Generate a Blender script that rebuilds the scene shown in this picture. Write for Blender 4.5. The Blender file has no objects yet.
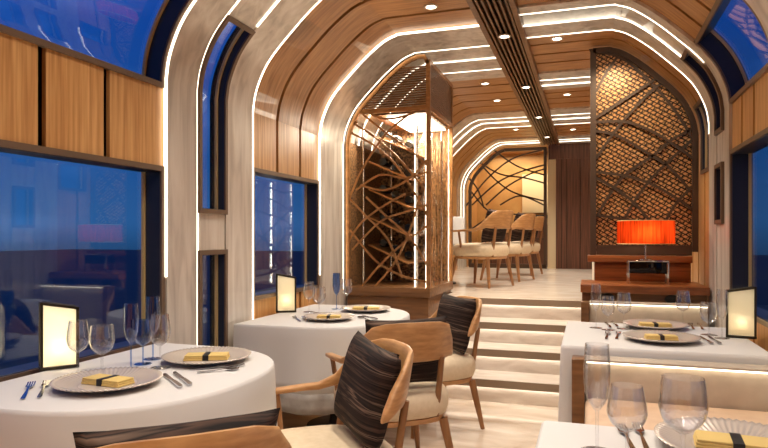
import bpy, bmesh, math, random
from mathutils import Vector, Matrix, Euler
random.seed(7)
S = bpy.context.scene
COL = S.collection
PI = math.pi
sin, cos = math.sin, math.cos

# ------------------------------------------------------------------ camera
EYE, FPX, YAW, HOR = 1.2, 617.0, math.radians(18.35), 236.0
cam = bpy.data.cameras.new('camera'); camo = bpy.data.objects.new('camera', cam); COL.objects.link(camo)
camo.location = (0, 0, EYE); camo.rotation_euler = (PI/2, 0, YAW)
cam.sensor_width = 36; cam.lens = 36*FPX/768; cam.shift_y = (HOR-224)/768; cam.clip_start = .02; cam.clip_end = 600
S.camera = camo

def ray(u, v):
    r = (u-384)/FPX
    return Vector((-sin(YAW)+r*cos(YAW), cos(YAW)+r*sin(YAW), (HOR-v)/FPX))
def on_z(u, v, z):
    d = ray(u, v); k = (z-EYE)/d.z
    return d.x*k, d.y*k
def on_y(u, v, y):
    d = ray(u, v); k = y/d.y
    return d.x*k, EYE+d.z*k

# ------------------------------------------------------------------ materials
def newmat(name):
    m = bpy.data.materials.new(name); m.use_nodes = True
    nt = m.node_tree; nt.nodes.clear()
    out = nt.nodes.new('ShaderNodeOutputMaterial')
    return m, nt, out
def N(nt, t, **kw):
    n = nt.nodes.new(t)
    for k, v in kw.items():
        if k in n.inputs: n.inputs[k].default_value = v
        else: setattr(n, k, v)
    return n
def L(nt, a, ao, b, bi): nt.links.new(a.outputs[ao], b.inputs[bi])
def rgb(r, g, b):
    f = lambda c: (c/255/12.92) if c/255 <= .04045 else ((c/255+.055)/1.055)**2.4
    return (f(r), f(g), f(b), 1)
def coords(nt, scale=(1,1,1), rot=(0,0,0), kind='Object'):
    tc = N(nt, 'ShaderNodeTexCoord'); mp = N(nt, 'ShaderNodeMapping')
    mp.inputs['Scale'].default_value = scale; mp.inputs['Rotation'].default_value = rot
    L(nt, tc, kind, mp, 'Vector'); return mp
def ramp(nt, stops):
    r = N(nt, 'ShaderNodeValToRGB')
    el = r.color_ramp.elements
    while len(el) > 1: el.remove(el[-1])
    el[0].position, el[0].color = stops[0]
    for p, c in stops[1:]:
        e = el.new(p); e.color = c
    return r
def plain(name, col, rough=.5, metal=0, **kw):
    m, nt, out = newmat(name)
    b = N(nt, 'ShaderNodeBsdfPrincipled'); b.inputs['Base Color'].default_value = col
    b.inputs['Roughness'].default_value = rough; b.inputs['Metallic'].default_value = metal
    for k, v in kw.items(): b.inputs[k].default_value = v
    L(nt, b, 'BSDF', out, 'Surface'); return m
def noisy(name, stops, scale=(1,1,1), nscale=6, detail=6, rough=.5, metal=0, bump=0, dist=0, rot=(0,0,0), rough_stops=None, coat=0):
    m, nt, out = newmat(name)
    mp = coords(nt, scale, rot)
    n = N(nt, 'ShaderNodeTexNoise'); n.inputs['Scale'].default_value = nscale
    n.inputs['Detail'].default_value = detail; n.inputs['Distortion'].default_value = dist
    L(nt, mp, 'Vector', n, 'Vector')
    r = ramp(nt, stops); L(nt, n, 'Fac', r, 'Fac')
    b = N(nt, 'ShaderNodeBsdfPrincipled'); L(nt, r, 'Color', b, 'Base Color')
    b.inputs['Roughness'].default_value = rough; b.inputs['Metallic'].default_value = metal
    if coat: b.inputs['Coat Weight'].default_value = coat
    if rough_stops:
        rr = ramp(nt, rough_stops); L(nt, n, 'Fac', rr, 'Fac'); L(nt, rr, 'Color', b, 'Roughness')
    if bump:
        bp = N(nt, 'ShaderNodeBump'); bp.inputs['Strength'].default_value = bump; bp.inputs['Distance'].default_value = .004
        L(nt, n, 'Fac', bp, 'Height'); L(nt, bp, 'Normal', b, 'Normal')
    L(nt, b, 'BSDF', out, 'Surface'); return m
def emit(name, col, st):
    m, nt, out = newmat(name)
    e = N(nt, 'ShaderNodeEmission'); e.inputs['Color'].default_value = col; e.inputs['Strength'].default_value = st
    L(nt, e, 'Emission', out, 'Surface'); return m
def glassy(name, tint, lo, hi, rough=0.0, blend=.5):
    m, nt, out = newmat(name)
    t = N(nt, 'ShaderNodeBsdfTransparent'); t.inputs['Color'].default_value = tint
    g = N(nt, 'ShaderNodeBsdfGlossy'); g.inputs['Roughness'].default_value = rough
    lw = N(nt, 'ShaderNodeLayerWeight'); lw.inputs['Blend'].default_value = blend
    mr = N(nt, 'ShaderNodeMapRange'); mr.inputs['To Min'].default_value = lo; mr.inputs['To Max'].default_value = hi
    pw = N(nt, 'ShaderNodeMath', operation='POWER'); pw.inputs[1].default_value = 2.2
    L(nt, lw, 'Facing', pw, 0); L(nt, pw, 'Value', mr, 'Value')
    mx = N(nt, 'ShaderNodeMixShader'); L(nt, mr, 'Result', mx, 'Fac'); L(nt, t, 'BSDF', mx, 1); L(nt, g, 'BSDF', mx, 2)
    L(nt, mx, 'Shader', out, 'Surface'); return m
def shade_mat(name, col, dif, stripes=False):
    m, nt, out = newmat(name)
    t = N(nt, 'ShaderNodeBsdfTranslucent'); d = N(nt, 'ShaderNodeBsdfDiffuse')
    t.inputs['Color'].default_value = col; d.inputs['Color'].default_value = col
    if stripes:
        mp = coords(nt, (1,1,.05)); n = N(nt, 'ShaderNodeTexNoise'); n.inputs['Scale'].default_value = 90
        L(nt, mp, 'Vector', n, 'Vector')
        r = ramp(nt, [(.3, tuple(c*.3 for c in col[:3])+(1,)), (.65, col)])
        L(nt, n, 'Fac', r, 'Fac'); L(nt, r, 'Color', t, 'Color'); L(nt, r, 'Color', d, 'Color')
    mx = N(nt, 'ShaderNodeMixShader'); mx.inputs['Fac'].default_value = dif
    L(nt, t, 'BSDF', mx, 1); L(nt, d, 'BSDF', mx, 2); L(nt, mx, 'Shader', out, 'Surface'); return m

oak_st = [(.3, rgb(186,130,74)), (.5, rgb(208,154,94)), (.7, rgb(224,174,114))]
M = {}
M['oak'] = noisy('oak_veneer', oak_st, (9,9,.35), 7, 6, .38, bump=.04)
M['oak_arch'] = noisy('oak_arch_veneer', [(.3, rgb(158,108,60)), (.5, rgb(184,132,80)), (.7, rgb(200,150,96))], (.8,7,.8), 6, 5, .36, bump=.03)
M['oak_dark'] = noisy('oak_ceiling_veneer', [(.3, rgb(140,92,52)), (.7, rgb(176,122,72))], (.6,8,1), 6, 5, .4)
M['walnut'] = noisy('walnut_veneer', [(.3, rgb(120,66,34)), (.7, rgb(160,94,50))], (.7,6,9), 6, 5, .32)
M['base_wood'] = noisy('brown_wood', [(.3, rgb(104,70,42)), (.7, rgb(140,98,60))], (.8,6,8), 5, 5, .35)
M['door_wood'] = noisy('dark_door_wood', [(.3, rgb(72,46,34)), (.7, rgb(124,80,60))], (14,9,.3), 6, 5, .4)
M['chair_wood'] = noisy('chair_oak', [(.3, rgb(176,126,78)), (.7, rgb(210,160,106))], (3,3,14), 4, 5, .35)
M['leg_wood'] = noisy('chair_leg_oak', [(.3, rgb(132,90,56)), (.7, rgb(170,122,78))], (8,8,1), 4, 4, .4)
M['gap'] = plain('dark_gap', rgb(30,18,12), .8)
M['rib'] = noisy('rib_stone', [(.25, rgb(180,170,160)), (.5, rgb(220,211,200)), (.72, rgb(240,234,226))], (4,4,.5), 3.2, 8, .28, .25, dist=.6, bump=.02)
M['frame'] = plain('taupe_frame', rgb(120,98,80), .4, .35)
M['navy'] = plain('navy_reveal', rgb(38,44,60), .35)
M['brass'] = plain('brass_edge', rgb(232,200,134), .35, .3)
M['bronze'] = noisy('bronze', [(.3, rgb(150,104,62)), (.7, rgb(186,134,84))], (2,2,6), 6, 4, .32, .55)
M['darkbronze'] = plain('dark_bronze', rgb(78,60,48), .4, .3)
M['led'] = emit('led_warm', (1,.86,.66,1), 3.8)
M['led_soft'] = emit('led_soft', (1,.86,.64,1), 4.5)
M['led_step'] = emit('led_step', (1,.91,.78,1), 9)
M['lamp_disc'] = emit('downlight_glow', (1,.88,.7,1), 14)
M['chrome'] = plain('chrome', rgb(210,208,205), .08, 1)
M['silver'] = plain('silver_cutlery', rgb(190,190,196), .16, 1)
M['mirror'] = plain('dark_mirror', rgb(40,36,36), .05, .8)
M['glass_win'] = glassy('window_glass', (.82,.93,1,1), .045, .5, 0, .5)
M['glass'] = glassy('drinking_glass', (.985,.985,.99,1),   .10, .85, .0, .5)
M['glass_painted_dusk'] = glassy('glass_painted_window_blue', (.58,.70,.92,1), .10, .85, .0, .5)  # clear glass with the windows' blue light painted into its tint
M['cab_glass'] = glassy('cabinet_glass', (.97,.96,.94,1), .02, .2, 0, .3)
M['cloth'] = plain('white_linen', rgb(222,219,216), .8)
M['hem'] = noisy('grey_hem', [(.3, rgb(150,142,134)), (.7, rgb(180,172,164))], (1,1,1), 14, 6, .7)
M['marble'] = noisy('cream_marble', [(.25, rgb(186,164,142)), (.45, rgb(216,198,178)), (.7, rgb(234,221,205))], (.7,2.2,2), 2.2, 9, .12, dist=1.2)
M['marble_up'] = noisy('pale_marble', [(.3, rgb(206,192,176)), (.7, rgb(228,217,203))], (1,2,2), 3, 8, .22, dist=.8)
M['tread'] = noisy('tread_marble', [(.3, rgb(198,184,170)), (.7, rgb(226,216,205))], (.8,3,3), 5, 8, .3, dist=.8)
M['nosing'] = plain('grey_nosing', rgb(146,126,106), .4)
M['seat'] = noisy('cream_upholstery', [(.3, rgb(220,200,168)), (.7, rgb(228,209,180))], (1,1,1), 40, 3, .75)
M['bench'] = noisy('beige_leather', [(.3, rgb(188,174,156)), (.7, rgb(204,190,172))], (1,1,1), 12, 3, .5)
M['bench_seat'] = noisy('peach_leather', [(.3, rgb(214,180,150)), (.7, rgb(228,198,168))], (1,1,1), 12, 3, .5)
M['plate'] = plain('pearl_charger', rgb(212,200,188), .22, .3)
M['plate_well'] = plain('plate_well', rgb(216,204,192), .25, .2)
M['napkin'] = plain('yellow_napkin', rgb(226,196,120), .7)
M['black'] = plain('black_band', rgb(20,17,16), .5)
M['lantern_frame'] = plain('lantern_frame', rgb(58,52,40), .4, .5)
M['paper'] = shade_mat('lantern_paper', rgb(255,250,236), .15)
M['shade'] = shade_mat('red_shade', (1,.085,.012,1), .15, True)
M['bulb'] = emit('bulb_glow', (1,.7,.35,1), 9)
M['pedestal'] = plain('table_base', rgb(44,36,32), .5)
M['gold_wall'] = noisy('gold_wall', [(.3, rgb(176,128,72)), (.7, rgb(220,178,112))], (1,1,1), 2, 4, .5)
M['cream_light'] = plain('cream_panel', rgb(236,216,176), .6)
M['cream'] = plain('cream_block', rgb(224,212,198), .6)
M['bottle'] = plain('dark_bottle', rgb(24,22,20), .12)
M['foil'] = plain('bottle_foil', rgb(150,110,60), .35, .6)
M['label'] = plain('bottle_label', rgb(206,192,164), .7)
M['cab_dark'] = noisy('cabinet_back', [(.4, rgb(70,50,36)), (.6, rgb(168,126,84))], (1,1,1), 60, 2, .4, .3)
M['sea'] = noisy('dusk_sea', [(.3, rgb(46,38,28)), (.7, rgb(64,54,40))], (.04,.4,1), 3, 6, .6)

def stripe_mat():
    m, nt, out = newmat('striped_weave')
    mp = coords(nt, (.5,.5,16)); n = N(nt, 'ShaderNodeTexNoise'); n.inputs['Scale'].default_value = 2.2; n.inputs['Detail'].default_value = 3
    n.inputs['Distortion'].default_value = .3
    L(nt, mp, 'Vector', n, 'Vector')
    r = ramp(nt, [(.30, rgb(20,16,16)), (.42, rgb(48,34,29)), (.47, rgb(20,16,16)), (.52, rgb(78,58,48)), (.55, rgb(24,19,19)), (.60, rgb(120,98,84)), (.63, rgb(28,22,21)), (.75, rgb(62,46,39))])
    L(nt, n, 'Fac', r, 'Fac')
    b = N(nt, 'ShaderNodeBsdfPrincipled'); b.inputs['Roughness'].default_value = .8; b.inputs['Specular IOR Level'].default_value = .25
    L(nt, r, 'Color', b, 'Base Color'); L(nt, b, 'BSDF', out, 'Surface'); return m
M['stripe'] = stripe_mat()
def fret_mat():
    m, nt, out = newmat('copper_fretwork')
    fac = None
    for k, ang in enumerate((.55, -.55)):
        tc = N(nt, 'ShaderNodeTexCoord'); sp = N(nt, 'ShaderNodeSeparateXYZ'); cb = N(nt, 'ShaderNodeCombineXYZ')
        L(nt, tc, 'Object', sp, 'Vector'); L(nt, sp, 'X', cb, 'X'); L(nt, sp, 'Z', cb, 'Y')
        mp = N(nt, 'ShaderNodeMapping'); mp.inputs['Rotation'].default_value = (0,0,ang)
        L(nt, cb, 'Vector', mp, 'Vector')
        bt = N(nt, 'ShaderNodeTexBrick'); bt.inputs['Scale'].default_value = 11
        bt.inputs['Mortar Size'].default_value = .05; bt.inputs['Brick Width'].default_value = 1.1 if k else .7; bt.inputs['Row Height'].default_value = .32
        bt.inputs['Color1'].default_value = rgb(226,172,112); bt.inputs['Color2'].default_value = rgb(200,142,88); bt.inputs['Mortar'].default_value = rgb(26,16,12)
        L(nt, mp, 'Vector', bt, 'Vector')
        if fac is None: fac = bt
        else:
            mx = N(nt, 'ShaderNodeMix', data_type='RGBA', blend_type='DARKEN'); mx.inputs[0].default_value = .75
            nt.links.new(fac.outputs['Color'], mx.inputs[6]); nt.links.new(bt.outputs['Color'], mx.inputs[7])
    b = N(nt, 'ShaderNodeBsdfPrincipled'); b.inputs['Roughness'].default_value = .35; b.inputs['Metallic'].default_value = .35
    nt.links.new(mx.outputs[2], b.inputs['Base Color'])
    bp = N(nt, 'ShaderNodeBump'); bp.inputs['Strength'].default_value = .6; bp.inputs['Distance'].default_value = .006
    nt.links.new(mx.outputs[2], bp.inputs['Height']); L(nt, bp, 'Normal', b, 'Normal')
    L(nt, b, 'BSDF', out, 'Surface'); return m
M['fret'] = fret_mat()

# ------------------------------------------------------------------ mesh builder
class MB:
    def __init__(s): s.bm = bmesh.new()
    def face(s, vs):
        try: return s.bm.faces.new(vs)
        except ValueError: return None
    def box(s, x0, x1, y0, y1, z0, z1, bev=0, seg=2, mtx=None):
        v = [s.bm.verts.new((x, y, z)) for z in (z0, z1) for y in (y0, y1) for x in (x0, x1)]
        fs = [s.face([v[i] for i in q]) for q in ((0,2,3,1), (4,5,7,6), (0,1,5,4), (2,6,7,3), (0,4,6,2), (1,3,7,5))]
        if bev:
            es = list({e for f in fs for e in f.edges})
            r = bmesh.ops.bevel(s.bm, geom=es, offset=bev, segments=seg, affect='EDGES', profile=.5)
            v = list({w for f in r['faces'] for w in f.verts} | {w for w in v if w.is_valid})
        if mtx is not None: bmesh.ops.transform(s.bm, matrix=mtx, verts=[w for w in v if w.is_valid])
        return s
    def loft(s, rings, cap=True, loop=False, closed=True):
        R = [[s.bm.verts.new(p) for p in r] for r in rings]
        n = len(R[0]); m = len(R)
        for i in range(m if loop else m-1):
            a, b = R[i], R[(i+1) % m]
            for j in range(n if closed else n-1):
                k = (j+1) % n
                s.face([a[j], a[k], b[k], b[j]])
        if cap and not loop and closed:
            s.face(R[0][::-1]); s.face(R[-1])
        return s
    def tube(s, pts, r, n=8, loop=False):
        pts = [Vector(p) for p in pts]; m = len(pts)
        rr = r if isinstance(r, (list, tuple)) else [r]*m
        rings = []; up = None
        for i, p in enumerate(pts):
            a = pts[i-1] if (i or loop) else p; b = pts[(i+1) % m] if (i < m-1 or loop) else p
            t = (b-a).normalized()
            if up is None: up = t.orthogonal().normalized()
            up = (up - t*up.dot(t)).normalized(); w = t.cross(up)
            rings.append([p+(up*cos(2*PI*k/n)+w*sin(2*PI*k/n))*rr[i] for k in range(n)])
        return s.loft(rings, loop=loop)
    def ribbon(s, pts, width, thick, nrm):
        pts = [Vector(p) for p in pts]; nrm = Vector(nrm).normalized(); rings = []
        for i, p in enumerate(pts):
            t = (pts[min(i+1, len(pts)-1)]-pts[max(i-1, 0)]).normalized(); w = t.cross(nrm).normalized()
            rings.append([p+w*width/2+nrm*thick/2, p-w*width/2+nrm*thick/2, p-w*width/2-nrm*thick/2, p+w*width/2-nrm*thick/2])
        return s.loft(rings)
    def lathe(s, prof, n=32, c=(0,0,0), lobes=0, amp=0, lob_r=1e9):
        c = Vector(c); rings = []
        for r, z in prof:
            rings.append([c+Vector(((r*(1+(amp*cos(lobes*2*PI*k/n) if r > lob_r else 0)))*cos(2*PI*k/n), (r*(1+(amp*cos(lobes*2*PI*k/n) if r > lob_r else 0)))*sin(2*PI*k/n), z)) for k in range(n)])
        return s.loft(rings)
    def prism(s, poly, f):           # f(a, b, t) -> point ; t in 0,1
        return s.loft([[f(a, b, 0) for a, b in poly], [f(a, b, 1) for a, b in poly]])
    def mesh(s, name, mat, ang=38):
        bm = s.bm
        bmesh.ops.remove_doubles(bm, verts=bm.verts, dist=1e-6)
        bmesh.ops.recalc_face_normals(bm, faces=bm.faces)
        me = bpy.data.meshes.new(name); bm.to_mesh(me); bm.free()
        me.materials.append(mat)
        me.polygons.foreach_set('use_smooth', [True]*len(me.polygons))
        me.set_sharp_from_angle(angle=math.radians(ang))
        return me

def link(name, data, parent=None, loc=None, rot=None):
    o = bpy.data.objects.new(name, data); COL.objects.link(o)
    if parent: o.parent = parent
    if loc: o.location = loc
    if rot: o.rotation_euler = rot
    return o
def part(name, mb, mat, parent=None, label=None, loc=None, rot=None):
    me = mb if isinstance(mb, bpy.types.Mesh) else mb.mesh(name, mat)
    o = link(name, me, parent, loc, rot)
    if label: o['label'] = label
    return o
def tag(o, label, cat, group=None):
    o['label'] = label; o['category'] = cat
    if group: o['group'] = group
    return o
def thing(name, label, cat, loc=(0,0,0), rz=0, group=None):
    o = link(name, None, None, loc, (0,0,rz)); o.empty_display_size = .1
    return tag(o, label, cat, group)
def struct(name, mb, mat, parent=None):
    o = part(name, mb, mat, parent)
    if not parent: o['kind'] = 'structure'
    return o
def light(kind, name, loc, energy, col=(1,.78,.55), parent=None, **kw):
    l = bpy.data.lights.new(name, kind); l.energy = energy; l.color = col
    for k, v in kw.items(): setattr(l, k, v)
    return link(name, l, parent, loc)
CACHE = {}
def cached(key, fn):
    if key not in CACHE: CACHE[key] = fn()
    return CACHE[key]

# ------------------------------------------------------------------ carriage shell
XL, XR = -1.976, .80
XC, HW = (XL+XR)/2, (XR-XL)/2
CEIL = 2.70
BX0, BX1 = -.715, -.435                                  # slatted beam
YB, YE = -1.6, 10.36                                     # back and far ends
_raw = [(1.388,0), (1.388,1.97), (1.372,2.07), (1.335,2.17), (1.285,2.26), (1.215,2.345), (1.13,2.43), (1.03,2.525), (.935,2.603), (.85,2.66), (.77,2.69), (.68,2.70), (.0,2.70)]
HP = [Vector(_raw[0]), Vector((1.388,.7)), Vector((1.388,1.4)), Vector(_raw[1])]
for i in range(1, len(_raw)-2):                          # smooth the bend
    p0, p1, p2, p3 = [Vector(_raw[max(0, min(len(_raw)-1, k))]) for k in (i-1, i, i+1, i+2)]
    if i == 1: p0 = p1-(p2-p1)
    for q in range(1, 4):
        t = q/3
        HP.append(.5*((2*p1)+(p2-p0)*t+(2*p0-5*p1+4*p2-p3)*t*t+(3*p1-p0-3*p2+p3)*t**3))
HP.append(Vector(_raw[-1]))
ARC = [0]
for a, b in zip(HP, HP[1:]): ARC.append(ARC[-1]+(b-a).length)
PEND = ARC[-1]
def p_of_x(h):                                           # arc position where the flat ceiling reaches half-width h
    return PEND-h
def hp_at(p):
    for i in range(len(ARC)-1):
        if p <= ARC[i+1]+1e-9:
            t = (p-ARC[i])/(ARC[i+1]-ARC[i]); return HP[i].lerp(HP[i+1], t)
    return HP[-1].copy()
def nrm_at(p):
    d = hp_at(min(p+.02, PEND))-hp_at(max(p-.02, 0)); d.normalize()
    return Vector((-d.y, d.x))                           # points inward (towards smaller h / lower z)
def pt(side, y, p, off=0):                               # side -1 left, +1 right ; off inward
    q = hp_at(p)+nrm_at(p)*off
    return Vector((XC+side*q.x, y, q.y))
def psamples(pa, pb):
    return [pa]+[a for a in ARC if pa+.004 < a < pb-.004]+[pb]
def band(mb, side, y0, y1, pa, pb, inn=0, outw=-.04):
    rings = []
    for p in psamples(pa, pb):
        rings.append([pt(side, y0, p, inn), pt(side, y1, p, inn), pt(side, y1, p, outw), pt(side, y0, p, outw)])
    mb.loft(rings)
PCURVE = 1.97
PBEAM_L = PEND-(XC-BX0)*-1 if False else PEND-abs(XC-BX0)
PBEAM_R = PEND-abs(BX1-XC)

# windows: name, side, y0, y1, pa, pb
WINS = [(-1, .45, 2.497, .70, 1.516), (-1, .45, 2.497, 1.945, 2.50), (-1, 3.375, 4.315, .825, 1.60),
        (1, 3.19, 4.06, .80, 1.68), (1, 3.19, 4.06, 2.0, 2.40), (1, .45, 2.48, .70, 1.516),
        (-1, 2.80, 3.02, 1.345, 2.39), (-1, 2.80, 3.02, .42, 1.10),
        (1, 4.24, 4.42, 1.30, 1.63), (1, 4.24, 4.42, 1.87, 2.42), (1, 4.76, 5.06, 1.68, 2.15)]
def intervals(side, y0, y1, lo, hi):
    iv = [(lo, hi)]
    for s, a, b, pa, pb in WINS:
        if s == side and a < y1-.005 and b > y0+.005:
            nv = []
            for l, h in iv:
                if pb <= l or pa >= h: nv.append((l, h)); continue
                if pa > l: nv.append((l, pa))
                if pb < h: nv.append((pb, h))
            iv = nv
    return iv
def cutys(side, y0, y1):
    ys = {y0, y1}
    for s, a, b, pa, pb in WINS:
        if s == side:
            for q in (a, b):
                if y0+.005 < q < y1-.005: ys.add(q)
    return sorted(ys)
def skin(mb, side, y0, y1, lo, hi, inn, outw):
    ys = cutys(side, y0, y1)
    for a, b in zip(ys, ys[1:]):
        for l, h in intervals(side, a, b, lo, hi): band(mb, side, a, b, l, h, inn, outw)

RIB = {-1: [(2.53,3.34), (4.35,5.84), (7.5,8.5), (9.6,10.32)], 1: [(2.5,3.16), (4.08,4.71), (5.80,6.45), (7.5,8.5), (9.6,10.32)]}
def wood_spans(side):
    out, y = [], YB
    for a, b in RIB[side]:
        out.append((y, a)); y = b
    return out
PITCH = {}
GROOVES = {-1: [-1.2,-.85,-.5,-.15,.2,.55,.90,1.15,1.485,1.82,2.153, 3.69,4.035, 6.17,6.5,6.83,7.16, 8.77,9.04,9.31],
           1: [-1.2,-.85,-.5,-.15,.2,.55,.90,1.15,1.485,1.82,2.153, 3.58,3.84, 4.98,5.25,5.52, 6.7,6.97,7.24, 8.77,9.04,9.31]}
for side, sn in ((-1, 'left'), (1, 'right')):
    w, c, bk = MB(), MB(), MB()
    pb = PBEAM_L if side < 0 else PBEAM_R
    for y0, y1 in wood_spans(side):
        cuts = [y0]+[g for g in GROOVES[side] if y0+.05 < g < y1-.05]+[y1]
        for a, b in zip(cuts, cuts[1:]):
            g = .036 if (b < 2.6) else .034
            a2 = a if a == y0 else a+g/2; b2 = b if b == y1 else b-g/2
            skin(w, side, a2, b2, 0, PCURVE, 0, -.02)
            skin(c, side, a2, b2, PCURVE, pb, 0, -.02)
    skin(bk, side, YB, YE, 0, pb, -.045, -.07)
    wo = struct('wall_'+sn, w, M['oak'])
    co = struct('ceiling' if side < 0 else 'ceiling.001', c, M['oak_arch'])
    part('backing', bk, M['gap'], wo, 'dark backing showing in the gaps between the wood panels')

# stone ribs, each with its light lines
def rib(name, side, bands, leds, plo=0):
    mb = MB(); pb = PBEAM_L if side < 0 else PBEAM_R
    for a, b, inn in bands:
        skin(mb, side, a, b, plo, pb, inn, -.02)
    o = struct(name, mb, M['rib'])
    lm = MB()
    for y, wd, inn, lo in leds:
        band(lm, side, y-wd/2, y+wd/2, lo, pb, inn+.007, inn-.006)
    part('light_line', lm, M['led'], o, 'glowing warm light line along the rib edge')
    return o
B, LI, MID = .018, .013, .0135
rib('trim_1', -1, [(2.53,2.775,B), (2.785,3.04,MID), (3.05,3.34,B)],
    [(2.526,.012,LI,1.0), (2.780,.012,LI,.4), (3.046,.012,LI,2.44), (3.345,.014,LI,.4)])
rib('trim_2', -1, [(4.35,4.81,B), (4.82,5.165,MID), (5.175,5.51,B), (5.52,5.84,MID)],
    [(4.345,.012,LI,.9), (4.815,.014,LI,.75), (5.17,.014,LI,1.9), (5.515,.014,LI,1.9), (5.845,.012,-.004,2)])
rib('trim_3', -1, [(7.5,7.845,B), (7.86,8.14,MID), (8.155,8.5,B)],
    [(7.852,.02,LI,1), (8.147,.02,LI,1), (8.507,.018,LI,1)])
rib('trim_4', -1, [(9.6,9.845,B), (9.86,10.085,MID), (10.1,10.32,B)],
    [(9.852,.02,LI,1), (10.092,.02,LI,1)])
rib('trim_5', 1, [(2.5,2.76,B), (2.77,2.94,MID), (2.95,3.16,B)], [(2.765,.012,LI,.4), (2.945,.012,LI,.4)])
rib('trim_6', 1, [(4.08,4.205,B), (4.215,4.445,MID), (4.455,4.71,B)],
    [(4.21,.014,LI,2.30), (4.45,.012,LI,2.30), (4.716,.014,LI,1.9)])
rib('trim_7', 1, [(5.80,6.045,B), (6.06,6.275,MID), (6.285,6.45,B)], [(6.052,.02,LI,2), (6.28,.02,LI,2)])
rib('trim_8', 1, [(7.5,7.845,B), (7.86,8.14,MID), (8.155,8.5,B)], [(7.852,.02,LI,2), (8.147,.02,LI,2), (8.507,.018,LI,2)])
rib('trim_9', 1, [(9.6,9.845,B), (9.86,10.085,MID), (10.1,10.32,B)], [(9.852,.02,LI,2), (10.092,.02,LI,2)])

# windows
def window(idx, side, y0, y1, pa, pb):
    prd = .034 if any(a-.02 <= y0 and y1 <= b+.02 for a, b in RIB[side]) else .014
    f = MB(); fw = .024
    band(f, side, y0-fw, y1+fw, pa-fw, pa+.001, prd, -.01); band(f, side, y0-fw, y1+fw, pb-.001, pb+fw, prd, -.01)
    band(f, side, y0-fw, y0+.001, pa, pb, prd, -.01); band(f, side, y1-.001, y1+fw, pa, pb, prd, -.01)
    o = struct('window_%d' % idx, f, M['frame'])
    r = MB(); D = -.10 if y1-y0 > .4 else -.035
    band(r, side, y0, y1, pa-.012, pa+.004, prd-.01, D); band(r, side, y0, y1, pb-.004, pb+.012, prd-.01, D)
    band(r, side, y0-.012, y0+.004, pa, pb, prd-.01, D); band(r, side, y1-.004, y1+.012, pa, pb, prd-.01, D)
    part('reveal', r, M['navy'], o, 'dark navy window reveal')
    b = MB(); e = .014
    band(b, side, y0+.004, y0+.004+e, pa, pb, D+.022, D+.008); band(b, side, y1-.004-e, y1-.004, pa, pb, D+.022, D+.008)
    part('glazing_bead', b, M['brass'], o, 'brass edge line of the glass')
    g = MB(); band(g, side, y0+.002, y1-.002, pa+.002, pb-.002, D+.008, D+.002)
    part('pane', g, M['glass_win'], o, 'blue dusk window glass')
for i, w in enumerate(WINS): window(i+1, *w)

# slatted beam down the middle of the ceiling
bm_ = MB(); bm_.box(BX0, BX1, YB, 10.2, 2.70, 2.76)
beam = struct('trim_10', bm_, M['gap'])
sl = MB()
sl.box(BX0, BX0+.035, YB, 10.2, 2.645, 2.70); sl.box(BX1-.035, BX1, YB, 10.2, 2.645, 2.70)
nsl = 6
for k in range(nsl):
    xc = BX0+.035+(BX1-BX0-.07)*(k+.5)/nsl
    sl.box(xc-.006, xc+.007, YB, 10.2, 2.652, 2.699)
part('slats', sl, M['base_wood'], beam, 'brown slats running along the ceiling beam')

# floors, ends
CABX, CABY0, CABY1 = -1.217, 4.85, 5.74
f = MB(); f.box(XL-.05, XR+.05, YB, 5.9, -.06, 0); struct('floor', f, M['marble'])
STEP = .1675; RY = [4.48, 4.76, 5.04, 5.32]
SX0, SX1 = CABX, -.02
f = MB(); f.box(SX0, SX1, RY[3]+.03, 5.74, .60, .67); f.box(XL-.05, XR+.05, 5.74, YE+1.2, .60, .67); f.box(SX1, XR+.05, 5.22, 5.74, .60, .67)
f.box(SX0, SX1, RY[3]-.025, RY[3]+.03, .63, .67, .004)
struct('floor.001', f, M['marble_up'])
for k in range(4):
    mb = MB(); z0 = STEP*k
    mb.box(SX0, SX1, RY[k], 5.36, z0, z0+STEP-.04)
    o = struct('step' if k == 0 else 'step.%03d' % k, mb, M['tread'])
    if k < 3:
        t = MB(); t.box(SX0, SX1, RY[k]-.028, RY[k+1]+.01, z0+STEP-.04, z0+STEP)
        part('tread', t, M['tread'], o)
    n = MB(); n.box(SX0, SX1, RY[k]-.034, RY[k]-.0285, z0+STEP-.056, z0+STEP-.002)
    part('nosing', n, M['nosing'], o, 'grey front edge of the step')
    l = MB(); l.box(SX0+.01, SX1-.01, RY[k]-.02, RY[k]-.004, z0+STEP-.05, z0+STEP-.0425)
    part('light_line', l, M['led_step'], o, 'warm light line under the step edge')
def end_wall(name, y, mat, x0=XL-.05, x1=XR+.05):
    mb = MB(); mb.box(x0, x1, y, y+.06, 0, 2.78); return struct(name, mb, mat)
end_wall('wall_back', YB-.06, M['oak'])
end_wall('wall_far', YE+1.15, M['gold_wall'])
mb = MB(); mb.box(XL-.05, XR+.05, YE, YE+1.2, 2.70, 2.76); struct('ceiling.002', mb, M['oak_dark'])
mb = MB(); mb.box(XL-.06, XL, YE, YE+1.2, .6, 2.76); struct('wall_left.001', mb, M['oak'])
mb = MB(); mb.box(-.62, XR+.05, YE+.02, YE+.08, 2.45, 2.76); mb.box(.18, XR+.05, YE+.02, YE+.08, .67, 2.45)
struct('wall_far.001', mb, M['door_wood'])
mb = MB(); mb.box(-.505, .18, YE+.03, YE+.075, .67, 2.45)
d = struct('door_1', mb, M['door_wood'])
h = MB()
for x in (-.42, -.335, -.13, .04): h.box(x-.004, x+.004, YE+.022, YE+.031, .68, 2.44)
part('panel_seams', h, M['gap'], d, 'dark vertical seams on the brown door')
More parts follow.
